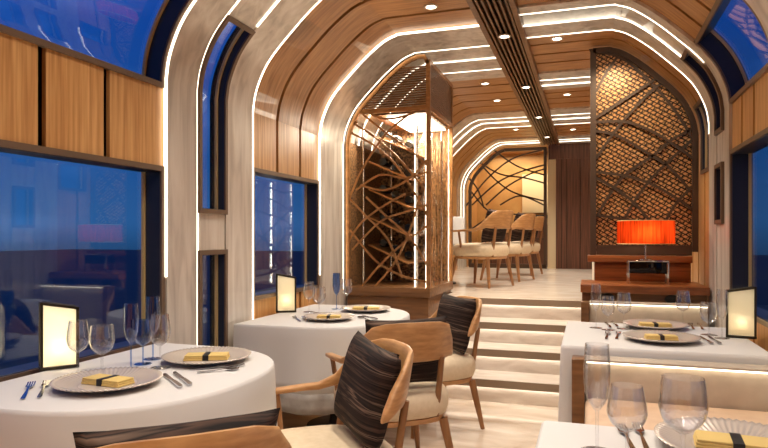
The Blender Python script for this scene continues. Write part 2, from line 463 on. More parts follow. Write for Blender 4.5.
# pale lit partition edge beside the door, and a gold panel with a dark shelf seen through the far screen
mb = MB(); mb.box(-.64, -.51, YE+.10, YE+.16, .67, 2.70); struct('trim_11', mb, M['cream_light'])
t = thing('sideboard', 'dark low sideboard behind the far curved lattice screen', 'sideboard', (-1.2, YE+.75, .67))
mb = MB(); mb.box(-.55,.55,-.15,.15,.02,.70,.006); part('body', mb, M['door_wood'], t)
mb = MB(); mb.box(-.57,.57,-.17,.17,.70,.73,.004); part('top', mb, M['walnut'], t)
mb = MB(); mb.box(-.5,.5,-.12,.12,0,.02); part('plinth', mb, M['gap'], t)
t = tag(part('wall_shelf', MB().box(-1.15,-.55, YE+.75, YE+1.148, 1.52, 1.57, .003), M['gap']), 'dark wall shelf behind the far curved lattice screen', 'shelf')
t = tag(part('wall_panel', MB().box(-1.15,-.66, YE+1.11, YE+1.149, 1.62, 2.32, .003), M['cream_light']), 'pale lit square panel on the far gold wall', 'panel')

# dusk outside
mb = MB(); mb.box(-140, 140, -140, 140, -2.8, -2.6); struct('sea', mb, M['sea'])
wd = bpy.data.worlds.new('dusk'); S.world = wd; wd.use_nodes = True
nt = wd.node_tree; nt.nodes.clear()
out = nt.nodes.new('ShaderNodeOutputWorld'); bg = nt.nodes.new('ShaderNodeBackground')
tc = nt.nodes.new('ShaderNodeTexCoord'); sp = nt.nodes.new('ShaderNodeSeparateXYZ'); L(nt, tc, 'Generated', sp, 'Vector')
r = ramp(nt, [(0, rgb(20,48,70)), (.48, rgb(28,62,96)), (.51, rgb(50,98,150)), (.58, rgb(30,82,148)), (.72, rgb(14,66,160)), (1, rgb(10,48,120))])
mr = nt.nodes.new('ShaderNodeMapRange'); mr.inputs['From Min'].default_value = -1; L(nt, sp, 'Z', mr, 'Value')
mpw = nt.nodes.new('ShaderNodeMapping'); mpw.inputs['Scale'].default_value = (1,1,5); L(nt, tc, 'Generated', mpw, 'Vector')
nz = nt.nodes.new('ShaderNodeTexNoise'); nz.inputs['Scale'].default_value = 2.5; nz.inputs['Detail'].default_value = 6; L(nt, mpw, 'Vector', nz, 'Vector')
nr = ramp(nt, [(.5, (0,0,0,1)), (.75, (.05,.07,.13,1))]); L(nt, nz, 'Fac', nr, 'Fac')
ad = nt.nodes.new('ShaderNodeMix'); ad.data_type = 'RGBA'; ad.blend_type = 'ADD'; ad.inputs[0].default_value = 1
L(nt, mr, 'Result', r, 'Fac'); nt.links.new(r.outputs['Color'], ad.inputs[6]); nt.links.new(nr.outputs['Color'], ad.inputs[7])
nt.links.new(ad.outputs[2], bg.inputs['Color']); bg.inputs['Strength'].default_value = 1.0
L(nt, bg, 'Background', out, 'Surface')

# ------------------------------------------------------------------ downlights
def downlight(x, y, label, z=CEIL, group='ceiling downlights', power=40, s=1.0):
    t = thing('downlight', label, 'downlight', (x, y, z), 0, group)
    part('trim_ring', cached('dl_ring', lambda: MB().lathe([(.046,-.001), (.046,-.008), (.034,-.010), (.031,-.004), (.031,-.001)], 24).mesh('trim_ring', M['cream'])), None, t)
    part('lens', cached('dl_lens', lambda: MB().lathe([(.0305,-.0015), (.0305,-.006), (.001,-.006)], 20).mesh('lens', M['lamp_disc'])), None, t, 'bright glowing lens')
    l = light('SPOT', 'downlight_beam', (0,0,-.02), power, (1,.90,.77), t, spot_size=math.radians(120), spot_blend=.8, shadow_soft_size=.05)
    return t
DL = []
def dl_px(u, v, label, z=CEIL, **kw):
    x, y = on_z(u, v, z); downlight(x, y, label, z, **kw)
dl_px(431, 6, 'round downlight in the wood ceiling left of the slatted beam, nearest one')
dl_px(485, 83, 'round downlight in the wood ceiling just past the wine cabinet')
dl_px(497, 100, 'round downlight in the wood ceiling, second past the wine cabinet')
dl_px(557, 38, 'round downlight beside the beam in front of the tall copper screen')
dl_px(567, 94, 'round downlight right of the beam, second from the front')
dl_px(516, 129, 'round downlight in the far wood ceiling left of the beam')
dl_px(576, 147, 'round downlight in the ceiling just before the brown door')
dl_px(573, 129, 'round downlight in the far ceiling right of the beam')
for u, v, lb in ((506,36,'round downlight set in the slatted beam, first from the front'), (528,87,'round downlight set in the slatted beam, second from the front'),
                 (541,117,'round downlight set in the slatted beam, third from the front'), (549,137,'round downlight set in the slatted beam, fourth from the front')):
    x, y = on_z(u, v, 2.64); downlight(-.575, y, lb, 2.644)
for k, (x, y) in enumerate([(-1.2,3.1), (.1,2.9), (-1.2,1.9), (.15,1.5), (-1.2,.6), (.1,.2), (-.575,2.2), (-.575,.4), (-.575,-.9)]):  # out-of-view downlights added to light the foreground tables
    downlight(x, y, 'unseen round ceiling downlight added above the near dining tables', CEIL if x != -.575 else 2.644, 'unseen near ceiling downlights', 44)

# ------------------------------------------------------------------ wine cabinet
cab = thing('wine_cabinet', 'tall bronze lattice wine cabinet with arched corner beside the steps', 'cabinet', (0,0,0))
cx0, cx1, cy0, cy1 = XL+.03, CABX, CABY0, CABY1
CB = .70
mb = MB(); mb.box(cx0, cx1-.02, cy0+.02, cy1-.004, .0, CB, .003); part('base', mb, M['base_wood'], cab)
mb = MB(); mb.box(cx0, cx1, cy0, cy1-.004, CB, CB+.075, .004); part('ledge', mb, M['base_wood'], cab)
def arch_pts(off, plo=.775, phi=None, side=-1):
    phi = phi or PEND-.62
    return [(pt(side, 0, p, off).x, pt(side, 0, p, off).z) for p in psamples(plo, phi)]
fr = MB()
ap = [Vector((x, cy0+.015, z)) for x, z in arch_pts(.04)]
ap = [p for p in ap if p.x < cx1-.02]+[Vector((cx1-.02, cy0+.015, 2.60))]
fr.ribbon(ap, .03, .03, (0,1,0))
fr.box(cx1-.034, cx1, cy0, cy0+.034, CB+.075, 2.63); fr.box(cx1-.026, cx1, cy1-.03, cy1-.004, CB+.075, 2.63)
fr.box(cx0+.1, cx1-.03, cy0+.004, cy0+.026, 2.225, 2.262)
fr.box(cx1-.024, cx1-.004, cy0+.03, cy1-.03, 2.225, 2.262); fr.box(cx1-.024, cx1, cy0+.03, cy1-.03, 2.595, 2.63)
part('frame', fr, M['bronze'], cab)
lv = MB()
for k in range(17):
    z = 2.275+k*.019
    xs = [p.x for p in ap if p.z >= z]
    # leftmost x of the arch at this height
    xl = min(ap, key=lambda p: abs(p.z-z)).x+.012
    for a, b in zip(ap, ap[1:]):
        if a.z <= z <= b.z and b.z > a.z: xl = a.x+(b.x-a.x)*(z-a.z)/(b.z-a.z)+.012
    if xl < cx1-.05: lv.box(xl, cx1-.034, cy0+.008, cy0+.022, z-.006, z+.006)
    lv.box(cx1-.018, cx1-.006, cy0+.034, cy1-.03, z-.006, z+.006)
part('louvre', lv, M['base_wood'], cab, 'fine horizontal louvre slats at the top of the cabinet')
bk = MB(); bk.box(cx0, cx1-.05, cy1-.03, cy1-.012, CB+.075, 2.22); bk.box(XL+.033, XL+.042, cy0+.04, cy1-.03, CB+.075, 2.0)
part('back_panel', bk, M['cab_dark'], cab)
tp = MB(); tp.box(XL+.24, cx1-.036, cy0+.04, cy1-.034, 2.21, 2.224); part('light_block_slab', tp, M['base_wood'], cab)  # opaque slab added to keep the light panel's glow off the louvre
lb = MB(); lb.box(XL+.36, cx1-.06, cy0+.1, cy1-.06, 2.19, 2.205); part('light_panel', lb, emit('cabinet_light', (1,.86,.66,1), 7), cab, 'bright light panel under the cabinet louvre')
ps = MB()
for x, y in ((on_y(363,150,5.1)[0], 5.1), (on_y(417,150,5.1)[0], 5.1), (on_y(391,150,5.6)[0], 5.6), (-1.30, 5.62)):
    ps.tube([(x,y,CB+.076), (x,y,2.188)], .011, 10)
part('post', ps, M['chrome'], cab, 'chrome upright rods')
lp_ = MB()
for x, y in ((on_y(415,150,5.02)[0], 5.02),): lp_.box(x-.003, x+.003, y-.004, y+.004, CB+.076, 2.188)
lp_.box(cx1-.046, cx1-.038, cy0+.040, cy0+.048, CB+.076, 2.20); lp_.box(cx1-.034, cx1-.030, cy1-.05, cy1-.044, CB+.076, 2.20)
part('light_strip', lp_, emit('cabinet_strip', (1,.86,.64,1), 12), cab, 'glowing upright light strips inside')
gl = MB(); gl.box(cx1-.0125, cx1-.0095, cy0+.036, cy1-.032, CB+.078, 2.224)
part('side_glass', gl, M['cab_glass'], cab, 'clear glass side')
# sloping bottle shelves
shelves = []
for k in range(5):
    zc = 2.02-k*.245
    mb = MB(); L_ = .40
    mb.box(-L_/2, L_/2, -.30, .30, -.007, .007, .002)
    shelves.append((zc, part('sloping_shelf', mb, M['bronze'], cab, loc=(-1.66, 5.42, zc), rot=(0, math.radians(24), 0))))
for k in range(5):
    mb = MB(); z = 1.96-k*.25
    mb.box(-1.43, -1.27, 5.1, 5.78, z-.006, z+.006, .002)
    part('glass_shelf', mb, M['cab_glass'], cab, 'short glass shelf')
# curved bands on the front
BANDS = [[(349,200),(362,170),(385,135),(412,112)], [(350,122),(372,135),(400,160),(425,190)], [(349,132),(375,146),(400,170),(427,215)],
         [(352,250),(380,222),(405,212),(427,205)], [(347,243),(362,222),(385,205),(405,194)], [(349,198),(365,215),(388,240),(402,278)],
         [(366,197),(385,215),(410,238),(427,265)], [(356,190),(380,175),(405,178),(427,172)], [(362,290),(380,265),(400,246),(427,226)],
         [(360,185),(385,190),(410,178),(427,160)], [(375,292),(395,262),(410,230),(420,195)], [(360,112),(385,132),(410,150),(427,165)],
         [(350,230),(375,260),(400,275),(427,282)], [(358,105),(380,118),(405,116),(427,106)]]
def smooth(pts, n=10):
    P = [Vector(p) for p in pts]; o = []
    for i in range(len(P)-1):
        p0, p1, p2, p3 = P[max(i-1,0)], P[i], P[i+1], P[min(i+2,len(P)-1)]
        for q in range(n):
            t = q/n
            o.append(.5*((2*p1)+(p2-p0)*t+(2*p0-5*p1+4*p2-p3)*t*t+(3*p1-p0-3*p2+p3)*t**3))
    o.append(P[-1]); return o
def inside(side, x, z, off):
    for p in (a for a in ARC if a > 1.9):
        q = hp_at(p)+nrm_at(p)*off
        if q.y >= z-1e-6:
            lim = q.x; break
    else: lim = .6
    h = side*(x-XC)
    if z < 1.97: lim = HW-off
    return XC+side*min(h, lim), z
for k, b in enumerate(BANDS):
    pts = []
    for u, v in b:
        x, z = on_y(u, v, cy0+.012+.003*(k % 3)); pts.append(Vector((x, cy0+.012+.004*(k % 3), max(z, CB+.08))))
    pts = [Vector((inside(-1, q.x, q.z, .055)[0], q.y, q.z)) for q in smooth(pts)]
    part('lattice_band', MB().ribbon(pts, .017, .005, (0,1,0)), M['bronze'], cab)
tw = MB()
for k in range(15):
    y = cy0+.05+(cy1-cy0-.1)*(k+.5)/15; z = CB+.08; pts = []
    while z < 2.225:
        pts.append((cx1-.006-.002*(k % 2), min(max(y+random.uniform(-.03,.03), cy0+.04), cy1-.035), z)); z += .16
    pts.append((cx1-.006-.002*(k % 2), y, 2.224))
    tw.ribbon(smooth(pts, 3), .0045, .003, (1,0,0))
part('twig_lattice', tw, M['bronze'], cab, 'fine twig-like lattice on the cabinet side')
light('AREA', 'cabinet_glow', (-1.55, 5.3, 2.17), 40, (1,.86,.66), cab, size=.4)
def bottle_mesh():
    return MB().lathe([(.001,0),(.034,0),(.037,.006),(.037,.17),(.03,.205),(.014,.235),(.0135,.285),(.001,.286)], 16).mesh('glass_body', M['bottle'])
ORD = ['top', 'second', 'third', 'fourth', 'lowest']
for k, (zc, so) in enumerate(shelves):
    for j in range(3):
        a = math.radians(24); s_ = -.13+.13*j
        x = -1.66+s_*cos(a)+.046*sin(a); z = zc-s_*sin(a)+.046*cos(a)+.001
        o = thing('wine_bottle', 'dark wine bottle lying on the %s sloping shelf of the cabinet, %s' % (ORD[k], ['highest of three','middle of three','lowest of three'][j]), 'bottle', (x, 5.27, z), 0, 'bottles lying in the wine cabinet')
        gb = part('glass_body', cached('bottle', bottle_mesh), None, o, rot=(-PI/2, 0, 0))
        part('foil', cached('foil', lambda: MB().lathe([(.0155,.24),(.0155,.288),(.001,.2885)], 12).mesh('foil', M['foil'])), None, gb)
    z = 1.96-k*.25+.0065
    for j in range(2):
        o = tag(part('decanter', cached('dec', lambda: MB().lathe([(.001,0),(.045,0),(.05,.012),(.047,.05),(.02,.1),(.013,.13),(.017,.165),(.014,.165),(.010,.13),(.017,.1),(.043,.05),(.043,.012),(.001,.01)], 20).mesh('decanter', M['glass'])), None, loc=(-1.35, 5.2+.24*j, z)),
                'clear glass decanter on the %s glass shelf of the cabinet, %s' % (ORD[k], 'in front' if j == 0 else 'behind'), 'decanter', 'decanters in the wine cabinet')

# ------------------------------------------------------------------ tall copper screen, console, lamp
SY = 5.15
scr = thing('lattice_screen', 'tall arched copper fretwork screen behind the red lamp', 'screen', (0,0,0))
sx0 = .012
def arch_r(off): 
    return [(pt(1,0,p,off).x, pt(1,0,p,off).z) for p in psamples(1.08, PEND-.62)]
ar = [q for q in arch_r(.022)]
ar = [q for q in ar if q[0] > sx0+.05]
poly = [(sx0+.03, 1.08)]+ar+[(sx0+.03, ar[-1][1])]
mb = MB(); mb.prism(poly, lambda a, b, t: Vector((a, SY+.012+.012*t, b))); part('fretwork_panel', mb, M['fret'], scr, 'copper key pattern fretwork panel')
fm = MB()
fm.box(sx0, sx0+.045, SY-.02, SY+.03, 1.05, 2.675)
fm.box(sx0+.046, XR-.062, SY-.017, SY+.027, 1.052, 1.13)
rim = [Vector((x, SY+.005, z)) for x, z in arch_r(.04) if x > sx0]+[Vector((sx0+.02, SY+.005, pt(1,0,PEND-.62,.04).z))]
fm.ribbon(rim, .04, .05, (0,1,0))
part('frame', fm, M['darkbronze'], scr, 'dark bronze frame')
SB = [[(596,217),(621,179),(651,157),(673,139),(694,129)], [(596,159),(613,134),(631,112),(655,88),(672,80)], [(596,122),(626,122),(651,131),(671,143),(698,162)],
      [(596,131),(618,136),(646,152),(671,169),(698,200)], [(596,172),(626,176),(651,184),(676,198),(698,214)], [(596,178),(616,189),(633,202),(651,222)],
      [(623,222),(636,199),(651,179),(668,162),(694,138)], [(596,92),(608,70),(626,46)], [(596,118),(616,105),(636,92),(661,77),(678,76)],
      [(596,52),(622,58),(650,82),(676,112),(699,150)], [(596,215),(640,222),(670,232)], [(660,232),(675,205),(699,180)]]
for k, b in enumerate(SB):
    pts = []
    for u, v in b:
        x, z = on_y(u, v, SY); pts.append((x, SY-.002-.003*(k % 3), max(z, 1.12)))
    pts = [Vector((inside(1, q.x, q.z, .04)[0], q.y, q.z)) for q in smooth(pts)]
    part('lattice_band', MB().ribbon(pts, .02, .006, (0,1,0)), M['darkbronze'], scr, 'dark curved bronze band')

sp_ = light('SPOT', 'added_screen_spot', (.2, 4.62, 2.66), 60, (1,.84,.6), scr, spot_size=math.radians(85), spot_blend=.9, shadow_soft_size=.03)  # added spot without a fixture, brightens the copper screen
sp_.rotation_euler = (Vector((.2,5.16,1.95))-Vector((.2,4.62,2.66))).to_track_quat('-Z','Y').to_euler()
con = thing('console', 'walnut console with raised back shelf below the copper screen', 'console', (0,0,0))
KX0, KX1 = -.055, XR-.03
mb = MB(); mb.box(KX0, KX1, 4.60, 5.13, .80, .855, .004); part('worktop', mb, M['walnut'], con)
mb = MB(); mb.box(KX0+.01, KX1-.01, 4.64, 5.12, 0, .80, .003); con_body = part('body', mb, M['base_wood'], con)
mb = MB(); mb.box(sx0-.02, KX1-.045, 5.02, 5.2, 1.0, 1.05, .004); part('back_shelf', mb, M['walnut'], con)
mb = MB(); mb.box(sx0+.03, KX1-.05, 5.06, 5.19, .855, 1.0, .002); part('back_panel', mb, M['walnut'], con)
for u in (607, 673):
    x, z = on_y(u, 297, 4.638)
    hd = part('handle', MB().lathe([(.001,0),(.055,0),(.05,.014),(.001,.016)], 20), M['black'], con_body, 'dark oval pull', (x, 4.64, .765), (PI/2, 0, 0))
    hd.scale = (1, .55, 1)

sx, sy = (on_y(627,283,4.86)[0]+on_y(668,283,4.86)[0])/2, 4.86
st = thing('chrome_stand', 'small chrome stand with dark mirrored front under the red lamp', 'stand', (sx, sy, .855))
hw = (on_y(668,283,4.86)[0]-on_y(627,283,4.86)[0])/2
mb = MB(); mb.box(-hw+.012, hw-.012, -.055, .055, .075, .158, .002); part('mirror_box', mb, M['mirror'], st, 'dark mirrored box')
mb = MB(); mb.box(-hw, hw, -.065, .065, .158, .17, .002); part('top', mb, M['chrome'], st)
for x in (-hw+.007, hw-.007):
    for y in (-.058, .058): part('leg', MB().box(x-.007, x+.007, y-.007, y+.007, 0, .158, .001), M['chrome'], st)
lx = (on_y(617,232,4.86)[0]+on_y(675,232,4.86)[0])/2
lamp = thing('table_lamp', 'glowing red drum table lamp on the chrome stand', 'lamp', (lx, sy, 1.0255))
mb = MB(); nn = 96
prof = [(.193,.118), (.193,.285)]
rings = [[(r*(1+.012*(k % 2))*cos(2*PI*k/nn), r*(1+.012*(k % 2))*sin(2*PI*k/nn), z) for k in range(nn)] for r, z in prof]
mb.loft(rings, cap=False); shade_o = part('lamp_shade', mb, M['shade'], lamp, 'red pleated drum shade')
mb = MB()
for z in (.118, .285): mb.tube([(.194*cos(2*PI*k/48), .194*sin(2*PI*k/48), z) for k in range(48)], .003, 6, loop=True)
part('shade_ring', mb, M['brass'], shade_o)
mb = MB(); mb.lathe([(.001,0),(.05,0),(.05,.006),(.006,.009),(.005,.17),(.001,.17)], 20); part('stem', mb, M['chrome'], lamp, 'thin chrome stem')
mb = MB(); mb.lathe([(.001,.17),(.013,.172),(.024,.195),(.022,.215),(.001,.228)], 16); part('bulb', mb, M['bulb'], lamp)
light('POINT', 'lamp_bulb_glow', (0,-.115,.2), 1.0, (1,.75,.45), lamp, shadow_soft_size=.015)

# ------------------------------------------------------------------ far lattice screen
fs = thing('lattice_screen', 'far arched lattice screen of curved dark bands beside the door', 'screen', (0,0,0))
FY = YE-.01
fm = MB(); fxe = -.67
rim = [Vector((x, FY, z)) for x, z in arch_pts(.075, .69, PEND-.1) if x < fxe-.02]+[Vector((fxe, FY, 2.625))]
fm.ribbon(rim, .05, .05, (0,1,0)); fm.box(fxe-.025, fxe+.025, FY-.025, FY+.025, .67, 2.65); fm.box(XL+.06, fxe, FY-.025, FY+.025, .67, .74)
part('frame', fm, M['darkbronze'], fs)
for b in [[(495,151),(517,166),(544,175)], [(466,206),(486,180),(512,159),(542,150)], [(479,162),(500,174),(525,178),(544,183)], [(470,190),(482,205),(490,212)],
          [(472,205),(497,183),(520,172),(544,165)], [(486,205),(508,186),(530,174),(544,169)], [(484,168),(498,182),(515,193),(544,201)], [(500,205),(520,196),(544,205)],
          [(469,178),(478,190),(484,208)], [(500,230),(520,238),(544,239)], [(470,230),(495,215),(520,215),(544,222)]]:
    pts = []
    for u, v in b:
        x, z = on_y(u, v, FY); pts.append((x, FY, z))
    part('lattice_band', MB().ribbon(smooth(pts), .025, .012, (0,1,0)), M['darkbronze'], fs)
light('AREA', 'far_wall_wash', (-1.3, YE+.6, 2.66), 14, (1,.82,.58), None, size=.8)
light('AREA', 'far_partition_wash', (-.58, YE+.5, 2.66), 10, (1,.8,.5), None, size=.2)

# ------------------------------------------------------------------ tables
def d_outline(tip, half, x_wall, n=40, inset=0.0):
    pts = [(x_wall, -half+inset)]
    a = .52-inset; x0 = tip-.52
    for k in range(n+1):
        t = -PI/2+PI*k/n
        c, s_ = cos(t), sin(t)
        ex = 2/2.35
        pts.append((x0+a*(abs(c)**ex), (half-inset)*math.copysign(abs(s_)**ex, s_)))
    pts.append((x_wall, half-inset)); return pts
def densify(o, d=.03):
    r = []
    for i in range(len(o)):
        a, b = Vector(o[i]), Vector(o[(i+1) % len(o)]); n = max(1, int((b-a).length/d))
        for k in range(n): r.append(a.lerp(b, k/n))
    return r
def cloth(name_label, fn, cy, top, bottom, hem_z, group, seed, fold=.012):
    rnd = random.Random(seed); ph = rnd.uniform(0, 6)
    base = densify(fn(0)); n = len(base)
    ctr = sum((Vector(p) for p in base), Vector((0,0)))/n
    cum = [0]
    for i in range(n): cum.append(cum[-1]+(base[(i+1) % n]-base[i]).length)
    nr = []
    for i in range(n):
        t = (base[(i+1) % n]-base[i-1]).normalized(); q = Vector((t.y, -t.x)); nr.append(q)
    def ring(off, z, amp):
        o = []
        for i, p in enumerate(base):
            w = sin(cum[i]*13+ph)+.6*sin(cum[i]*23+ph*2)+.4*sin(cum[i]*7.3+ph)
            q = p+nr[i]*(off+amp*w)
            o.append((min(max(q.x, XL+.056), XR-.056), q.y, z))
        return o
    rings = [ring(-.006, top-.001, 0), ring(0, top-.006, 0), ring(.003, top-.016, 0)]
    H = top-.016-hem_z
    for k in range(1, 7): rings.append(ring(.003+.018*k/6, top-.016-H*k/6, fold*(k/6)**1.3))
    mb = MB().loft(rings, cap=False)
    mb.bm.verts.ensure_lookup_table(); mb.face(list(mb.bm.verts)[:n])
    o = part('tablecloth', mb, M['cloth'], None, loc=(0, cy, 0))
    tag(o, name_label, 'tablecloth', group)
    sm = o.modifiers.new('thickness', 'SOLIDIFY'); sm.thickness = .003; sm.offset = -1
    hr = [ring(.021+.002*k, hem_z-(hem_z-bottom)*k/3, fold*(1+.1*k)) for k in range(4)]
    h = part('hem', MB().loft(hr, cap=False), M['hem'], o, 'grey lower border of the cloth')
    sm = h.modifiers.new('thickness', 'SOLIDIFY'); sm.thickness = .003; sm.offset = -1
    return o
def table(label, fn_in, cy, top, cx, base_z=0):
    t = thing('dining_table', label, 'table', (0, cy, 0), 0, 'dining tables')
    o = densify(fn_in, .05)
    mb = MB(); mb.loft([[(p.x,p.y,top-.035) for p in o], [(p.x,p.y,top-.0045) for p in o]]); part('tabletop', mb, M['base_wood'], t)
    part('pedestal', MB().lathe([(.06,.03),(.05,.1),(.045,top-base_z-.036)], 20), M['pedestal'], t, loc=(cx,0,base_z))
    part('foot', MB().lathe([(.001,0),(.2,0),(.2,.015),(.05,.032),(.001,.032)], 28), M['pedestal'], t, loc=(cx,0,base_z))
    return t
TT = .70
T1Y, T2Y = 1.885, 3.61
for cy, lb, nm in ((T1Y, 'rounded dining table under the large front window', 'white cloth on the rounded table under the large front window'),
                   (T2Y, 'rounded dining table in front of the wine cabinet', 'white cloth on the rounded table in front of the wine cabinet')):
    tip = -1.125 if cy < 2 else -1.07
    table(lb, d_outline(tip-.005, .53, XL+.06, inset=.02), cy, TT, -1.5)
    cloth(nm, lambda i: d_outline(tip, .54, XL+.056), cy, TT, .23, .34, 'white cloths on rounded tables', int(cy*10))
def r_outline(x0, x1, h, r=.015):
    o = []
    for cx_, cy_, a0 in ((x1-r, -h+r, -90), (x1-r, h-r, 0), (x0+r, h-r, 90), (x0+r, -h+r, 180)):
        for k in range(4):
            a = math.radians(a0+30*k); o.append((cx_+r*cos(a), cy_+r*sin(a)))
    return o
T3Y, T3H = 3.365, .425
T4Y, T4H = 1.335, .40
for cy, hh, lb, nm in ((T3Y, T3H, 'square dining table in front of the walnut console', 'white cloth on the square table in front of the walnut console'),
                       (T4Y, T4H, 'square dining table nearest the camera at the bottom edge', 'white cloth on the nearest square table at the bottom edge')):
    table(lb, r_outline(-.11, XR-.07, hh-.012), cy, TT, .34)
    cloth(nm, lambda i: r_outline(-.12, XR-.058, hh), cy, TT, .10, .16, 'white cloths on square tables', int(cy*10)+3, .002)
UT = .67+.74
table('dining table on the upper level beyond the wine cabinet', d_outline(-1.32, .40, XL+.06, inset=.02), 6.75, UT, -1.6, .67)
cloth('white cloth on the upper table beyond the wine cabinet', lambda i: d_outline(-1.315, .41, XL+.056), 6.75, UT, 1.0, 1.08, 'white cloths on rounded tables', 77)

# ------------------------------------------------------------------ benches
def bench(label, y, x0, x1, top, seat_z, seat_d, seat_mat):
    t = thing('banquette', label, 'bench', (0, y, 0), 0, 'banquette benches')
    mb = MB(); mb.box(x0+.055, x1, -.0, .075, seat_z-.1, top-.012, .012, 3); part('backrest', mb, M['bench'], t)
    mb = MB(); mb.box(x0+.055, x1, -.028, .075, top-.0115, top-.001, .004); part('top_lip', mb, M['bench'], t)
    mb = MB(); mb.box(x0+.06, x1-.005, -.022, -.008, top-.0185, top-.0118); part('light_line', mb, M['led_soft'], t, 'warm light line under the top lip of the bench back')
    mb = MB(); mb.box(x0+.055, x1, -seat_d, -.002, seat_z-.14, seat_z, .03, 4); part('seat', mb, seat_mat, t)
    mb = MB(); mb.box(x0+.07, x1, -seat_d+.05, .07, .0, seat_z-.141); part('plinth', mb, M['base_wood'], t)
    mb = MB(); mb.box(x0, x0+.053, -.03, .075, 0, top-.005, .003); part('end_panel', mb, M['base_wood'], t, 'brown wooden end panel')
    return t
bench('beige bench with glowing top edge facing the nearest square table', 2.84, -.07, XR-.06, .668, .50, .62, M['bench_seat'])
bench('beige bench with glowing top edge against the walnut console', 4.49, -.05, XR-.06, .75, .46, .5, M['bench'])
mb = MB(); mb.box(.03,.32,6.05,6.13,.67,1.40,.02,3)
tag(part('bench_back', mb, M['cream']), 'pale upright bench back on the upper level behind the copper screen', 'bench')

# ------------------------------------------------------------------ chairs
def se_ring(hx, hy, z, n=40, e=3.2, cy=0, taper=0):
    o = []
    for k in range(n):
        a = 2*PI*k/n; c, s_ = cos(a), sin(a)
        y = hy*math.copysign(abs(s_)**(2/e), s_); x = hx*math.copysign(abs(c)**(2/e), c)*(1+taper*y/hy)
        o.append((x, cy+y, z))
    return o
def seat_mesh():
    return MB().loft([se_ring(.24,.225,.315,taper=.06), se_ring(.262,.247,.325,taper=.06), se_ring(.274,.258,.36,taper=.06), se_ring(.274,.258,.405,taper=.06),
                      se_ring(.262,.246,.435,taper=.06), se_ring(.22,.205,.450,taper=.06), se_ring(.12,.11,.457), se_ring(.01,.01,.458)]).mesh('seat', M['seat'], 60)
def rail_mesh():
    return MB().loft([se_ring(.235,.22,.290,taper=.06), se_ring(.25,.235,.292,taper=.06), se_ring(.255,.24,.317,taper=.06), se_ring(.23,.22,.319,taper=.06)]).mesh('seat_rail', M['chair_wood'])
def leg_mesh(fx, fy):
    return MB().tube([(fx*.20, fy*.19, .30), (fx*.225, fy*.215, .15), (fx*.25, fy*.24, 0)], [.023,.019,.013], 12).mesh('leg', M['leg_wood'])
HALF = [(0,-.295,.70,.195,.026), (.07,-.292,.70,.195,.026), (.14,-.275,.698,.19,.027), (.195,-.24,.69,.17,.028), (.236,-.19,.66,.10,.03),
        (.262,-.135,.615,.046,.034), (.276,-.07,.592,.028,.042), (.284,.0,.59,.024,.046), (.287,.08,.585,.022,.046), (.286,.165,.581,.020,.044), (.283,.185,.580,.012,.024)]
SHORT = HALF[:4]+[(.228,-.205,.668,.125,.03), (.247,-.175,.64,.08,.03), (.26,-.145,.607,.045,.026), (.266,-.128,.59,.014,.012)]
def back_mesh(la, ra):
    lp = [(-x,y,z,h,t) for x,y,z,h,t in (HALF if la else SHORT)][::-1][:-1]
    P = lp+(HALF if ra else SHORT); rings = []
    for i, (x, y, z, h, t) in enumerate(P):
        a, b = P[max(i-1,0)], P[min(i+1,len(P)-1)]
        tg = Vector((b[0]-a[0], b[1]-a[1], 0)).normalized(); w = Vector((tg.y, -tg.x, 0))
        ring = []
        for k in range(14):
            an = 2*PI*k/14; c, s_ = cos(an), sin(an)
            lean = -.18*(h/2)*math.copysign(abs(s_)**.45, s_)
            off = (t/2)*math.copysign(abs(c)**.6, c)
            ring.append(Vector((x,y,z))+w*off+Vector((0, lean if h > .1 else 0, (h/2)*math.copysign(abs(s_)**.45, s_))))
        rings.append(ring)
    return MB().loft(rings).mesh('back_shell', M['chair_wood'], 60)
def pillow_mesh():
    mb = MB(); n = 18; hx, hz, th = .215, .178, .062
    def P(i, j, sgn):
        a = -1+2*i/n; b = -1+2*j/n
        px = hx*a*(1-.07*(1-b*b)); pz = hz*b*(1-.07*(1-a*a))
        f = max(0, (1-a**4)*(1-b**4))**.5
        return Vector((px, sgn*th*f, pz))
    for sgn in (1, -1):
        g = [[mb.bm.verts.new(P(i,j,sgn)) for j in range(n+1)] for i in range(n+1)]
        for i in range(n):
            for j in range(n): mb.face([g[i][j], g[i+1][j], g[i+1][j+1], g[i][j+1]])
    return mb.mesh('cushion', M['stripe'], 80)
def chair(label, x, y, z, face, group, la=True, ra=True, cushion=None, roll=0, cy=-.17, cz=.635):
    rz = math.atan2(-face[0], face[1])
    t = thing('dining_armchair', label, 'chair', (x, y, z), rz, group)
    part('seat', cached('seat', seat_mesh), None, t); part('seat_rail', cached('rail', rail_mesh), None, t)
    for fx in (-1, 1):
        for fy in (-1, 1): part('leg', cached(('leg',fx,fy), lambda: leg_mesh(fx, fy)), None, t)
    part('back_shell', cached(('bk',la,ra), lambda: back_mesh(la, ra)), None, t, 'curved wooden back flowing into the armrests')
    for s_ in (-1, 1):
        part('back_post', cached(('bp',s_), lambda: MB().tube([(s_*.15,-.215,.32),(s_*.16,-.262,.62)], [.016,.014], 10).mesh('back_post', M['leg_wood'])), None, t)
        if (la if s_ < 0 else ra):
            part('arm_post', cached(('ap',s_), lambda: MB().tube([(s_*.25,.08,.32),(s_*.288,.10,.578)], [.014,.012], 10).mesh('arm_post', M['leg_wood'])), None, t)
    if cushion:
        m = Matrix.Translation((x,y,z)) @ Matrix.Rotation(rz, 4, 'Z') @ Matrix.Translation((0,cy,cz)) @ Matrix.Rotation(math.radians(14), 4, 'X') @ Matrix.Rotation(roll, 4, 'Y')
        c = part('cushion', cached('pillow', pillow_mesh), None); c.matrix_world = m
        tag(c, cushion, 'cushion', 'striped cushions on the dining chairs')
    return t
CG = 'oak dining armchairs on the lower level'
